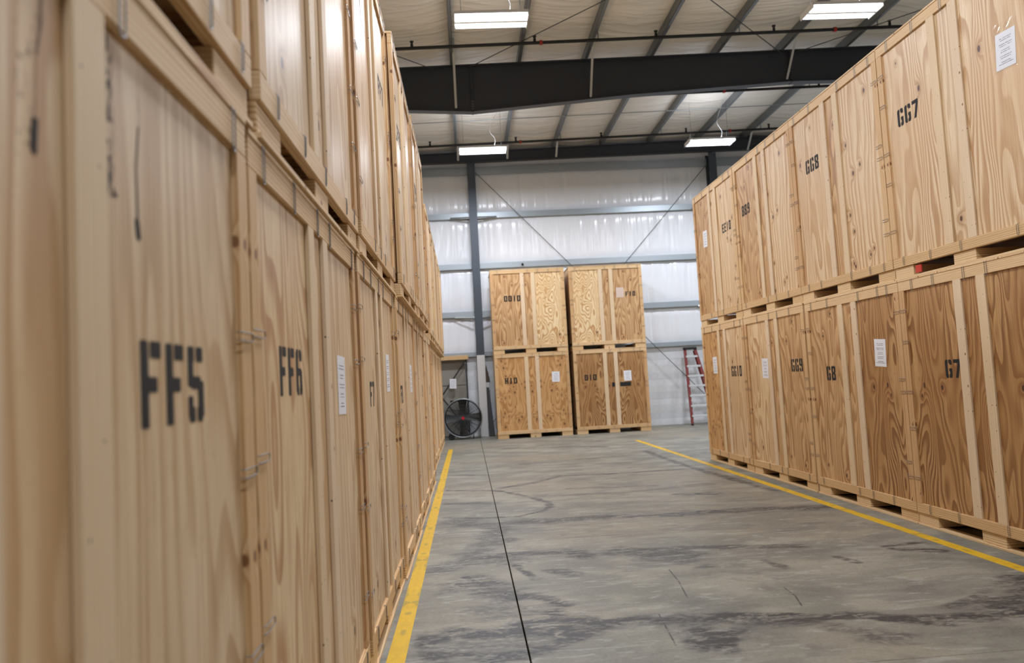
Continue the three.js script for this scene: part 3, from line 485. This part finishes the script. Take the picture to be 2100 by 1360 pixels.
// ------------------------------------------------------------------ drum fan
{
  const t = thing('drum_fan', 'large round drum fan on wheels beside back wall column', 'fan', [-.19, 0, -22.75]); const R = .565, cy = .62;
  const ring = (r0, r1, z0, z1) => { const g = new THREE.LatheGeometry([[r0, z0], [r1, z0], [r1, z1], [r0, z1], [r0, z0]].map(p => new THREE.Vector2(...p)), 56); return g.rotateX(Math.PI / 2).translate(0, cy, 0); };
  part('drum', ring(R - .05, R - .012, -.18, .17), std(0x2c2e31, 0.45, 0.3), t);
  for (const z of [-.18, .18]) part('rim', new THREE.TorusGeometry(R - .01, .016, 8, 64).translate(0, cy, z), galv, t);
  const blade = (() => { const g = new THREE.BoxGeometry(.23, R - .1, .008, 6, 10, 1).translate(0, (R - .1) / 2 + .05, 0), p = g.attributes.position; for (let i = 0; i < p.count; i++) { const y = p.getY(i), a = .75 - .45 * y / R, x = p.getX(i) * (.75 + .5 * y / R); p.setXYZ(i, x * Math.cos(a), y, p.getZ(i) + x * Math.sin(a) - .03 * Math.cos(x * 12)); } g.computeVertexNormals(); return g; })();
  for (let k = 0; k < 4; k++) { const b = part('blade', blade, k === 1 ? galv : std(0x3c3a36, 0.45, 0.3), t, [0, cy, -.02]); b.rotation.z = k * Math.PI / 2 + .02; }
    part('hub', new THREE.CylinderGeometry(.045, .045, .05, 20).rotateX(Math.PI / 2), std(0xc8202c, 0.4), t, [0, cy, .19]);
  part('motor', new THREE.CylinderGeometry(.1, .1, .2, 20).rotateX(Math.PI / 2), black, t, [0, cy, -.08]);
  const wires = []; for (let k = 0; k < 48; k++) { const a = k / 48 * Math.PI * 2; wires.push(bar([Math.cos(a) * .05, cy + Math.sin(a) * .05, .195], [Math.cos(a) * R, cy + Math.sin(a) * R, .185], .004, 4)); }
  for (let k = 1; k < 6; k++) wires.push(new THREE.TorusGeometry(R * k / 6, .0022, 4, 48).translate(0, cy, .19).toNonIndexed());
  part('grille', merged(wires), std(0x5b5f63, 0.45, 0.5), t).userData.kind = 'stuff';
  const rear = []; for (let k = 0; k < 72; k++) { const a = k / 72 * Math.PI * 2; rear.push(bar([Math.cos(a) * .1, cy + Math.sin(a) * .1, -.18], [Math.cos(a) * R, cy + Math.sin(a) * R, -.18], .007, 4)); }
  part('rear_guard', merged(rear), std(0x1c1d1f, 0.6), t).userData.kind = 'stuff';
  for (const z of [-.16, .16]) part('wheel', merged([new THREE.TorusGeometry(.065, .03, 10, 22), new THREE.CylinderGeometry(.05, .05, .03, 16).rotateX(Math.PI / 2)].map(g => g.toNonIndexed())), black, t, [-.36, .095, z]);
  part('stand', merged([bar([-.36, .095, -.2], [-.36, .095, .2], .012), bar([-.4, .16, .15], [-.3, .22, .15], .015), bar([.28, .015, -.16], [.28, .015, .16], .015), bar([.28, .015, .16], [.3, .2, .16], .012), bar([.28, .015, -.16], [.3, .2, -.16], .012)]), black, t);
  part('switch_box', at(board(.1, .06, .08, .006), -.3, cy + .5, .1), black, t);
}
// ------------------------------------------------------------------ braced rack, paper, dark bundle by the column
{
  const t = thing('storage_rack', 'black cross braced rack with timber top beam behind round fan', 'rack', [-.9, 0, -23.5]);
  part('top_beam', at(board(2.3, .13, .12, .004, 0, .12, 2.2), -.2, 2.42, .03), railMat[1], t);
  for (const x of [.88, -.72]) part('post', box(x - .02, x + .02, 0, 2.355, -.02, .02), black, t);
  part('brace', flat([.86, 2.33, .03], [-.7, .18, .03], .04, .006), black, t); part('brace', flat([-.7, 2.33, .045], [.86, .18, .045], .04, .006), black, t);
  const pm = std(0x8f8a80, 0.75);
  for (let i = 0; i < 3; i++) part('back_panel', box(-1.3, .84, .05 + i * .77, .8 + i * .77, -.13, -.115, .004), pm, t);
  const pp = single('paper_sheet', board(.2, .29, .0015, 0, 1, .22, .29, .5, .5), paperMat[1], 'white paper sheet hung on black rack brace behind fan', 'paper'); pp.position.set(-.45, 1.64, -23.445); pp.rotation.z = -.04;
}
{
  const t = thing('leaning_bundle', 'dark tapered bundle with white band leaning beside white column cover', 'bundle', [.65, 0, -23.22]); const dm = std(0x37373a, 0.6);
  for (const [a, b, w] of [[-.06, -.07, .06], [-.005, -.06, .06], [.05, -.04, .05]]) part('board', flat([a + .02, 0, .06], [b, 1.5, -.24], w, .03), dm, t);
  part('white_band', at(board(.13, .26, .05, .01), -.06, 1.5, -.245), white, t);
  const g = new THREE.ConeGeometry(.1, .55, 14, 8), p = g.attributes.position; for (let i = 0; i < p.count; i++) { const k = .8 + .5 * vn(i * 3.7, 2); p.setX(i, p.getX(i) * k); p.setZ(i, p.getZ(i) * k * .5); } g.computeVertexNormals();
  part('brush_tip', g.translate(-.07, 1.9, -.27), std(0x5d5145, 0.95), t);
}
// ------------------------------------------------------------------ stepladder leaning on the wall
{
  const t = thing('stepladder', 'red fibreglass stepladder with aluminium steps leaning on block wall', 'ladder', [7.03, 0, -22.78]); const red = std(0x74190f, 0.45), alu = std(0xdfe2e4, 0.35, 0.3);
  const L = f => [-.38 + .1 * f, 2.3 * f, -.62 * f], Rr = f => [.42 - .38 * f, 2.3 * f, -.62 * f], q = .06;
  part('front_rail', flat(L(0.02), L(1), .085, .035), red, t); part('front_rail', flat(Rr(0.02), Rr(1), .085, .035), red, t);
  part('rear_rail', flat([L(0.03)[0] + .05, .05, -.14], [L(1)[0] + .03, 2.25, -.7], .045, .03), red, t); part('rear_rail', flat([Rr(0.03)[0] - .05, .05, -.14], [Rr(1)[0] - .03, 2.25, -.7], .045, .03), red, t);
  for (let k = 1; k <= 7; k++) { const f = k * .3 / 2.3 - .01, a = L(f), b = Rr(f); part('step', at(board(b[0] - a[0], .06, .085, .006), (a[0] + b[0]) / 2, a[1], a[2] + .01), alu, t); if (k < 4) for (const [s, e] of [[a, 1], [b, -1]]) part('step_brace', flat([s[0] + e * .12, s[1] - .01, s[2] + .03], [s[0] + e * .02, s[1] - .16, s[2] + .06], .02, .004), alu, t); }
  part('top_cap', at(board(.4, .07, .16, .012), -.12, 2.33, -.64), black, t);
  for (const f of [L, Rr]) part('foot', at(board(.06, .05, .1, .008), f(0)[0], .025, -.01), black, t);
}
scene.traverse(o => { if (o.isMesh) { o.castShadow = true; o.receiveShadow = true; } });
renderer.render(scene, camera);
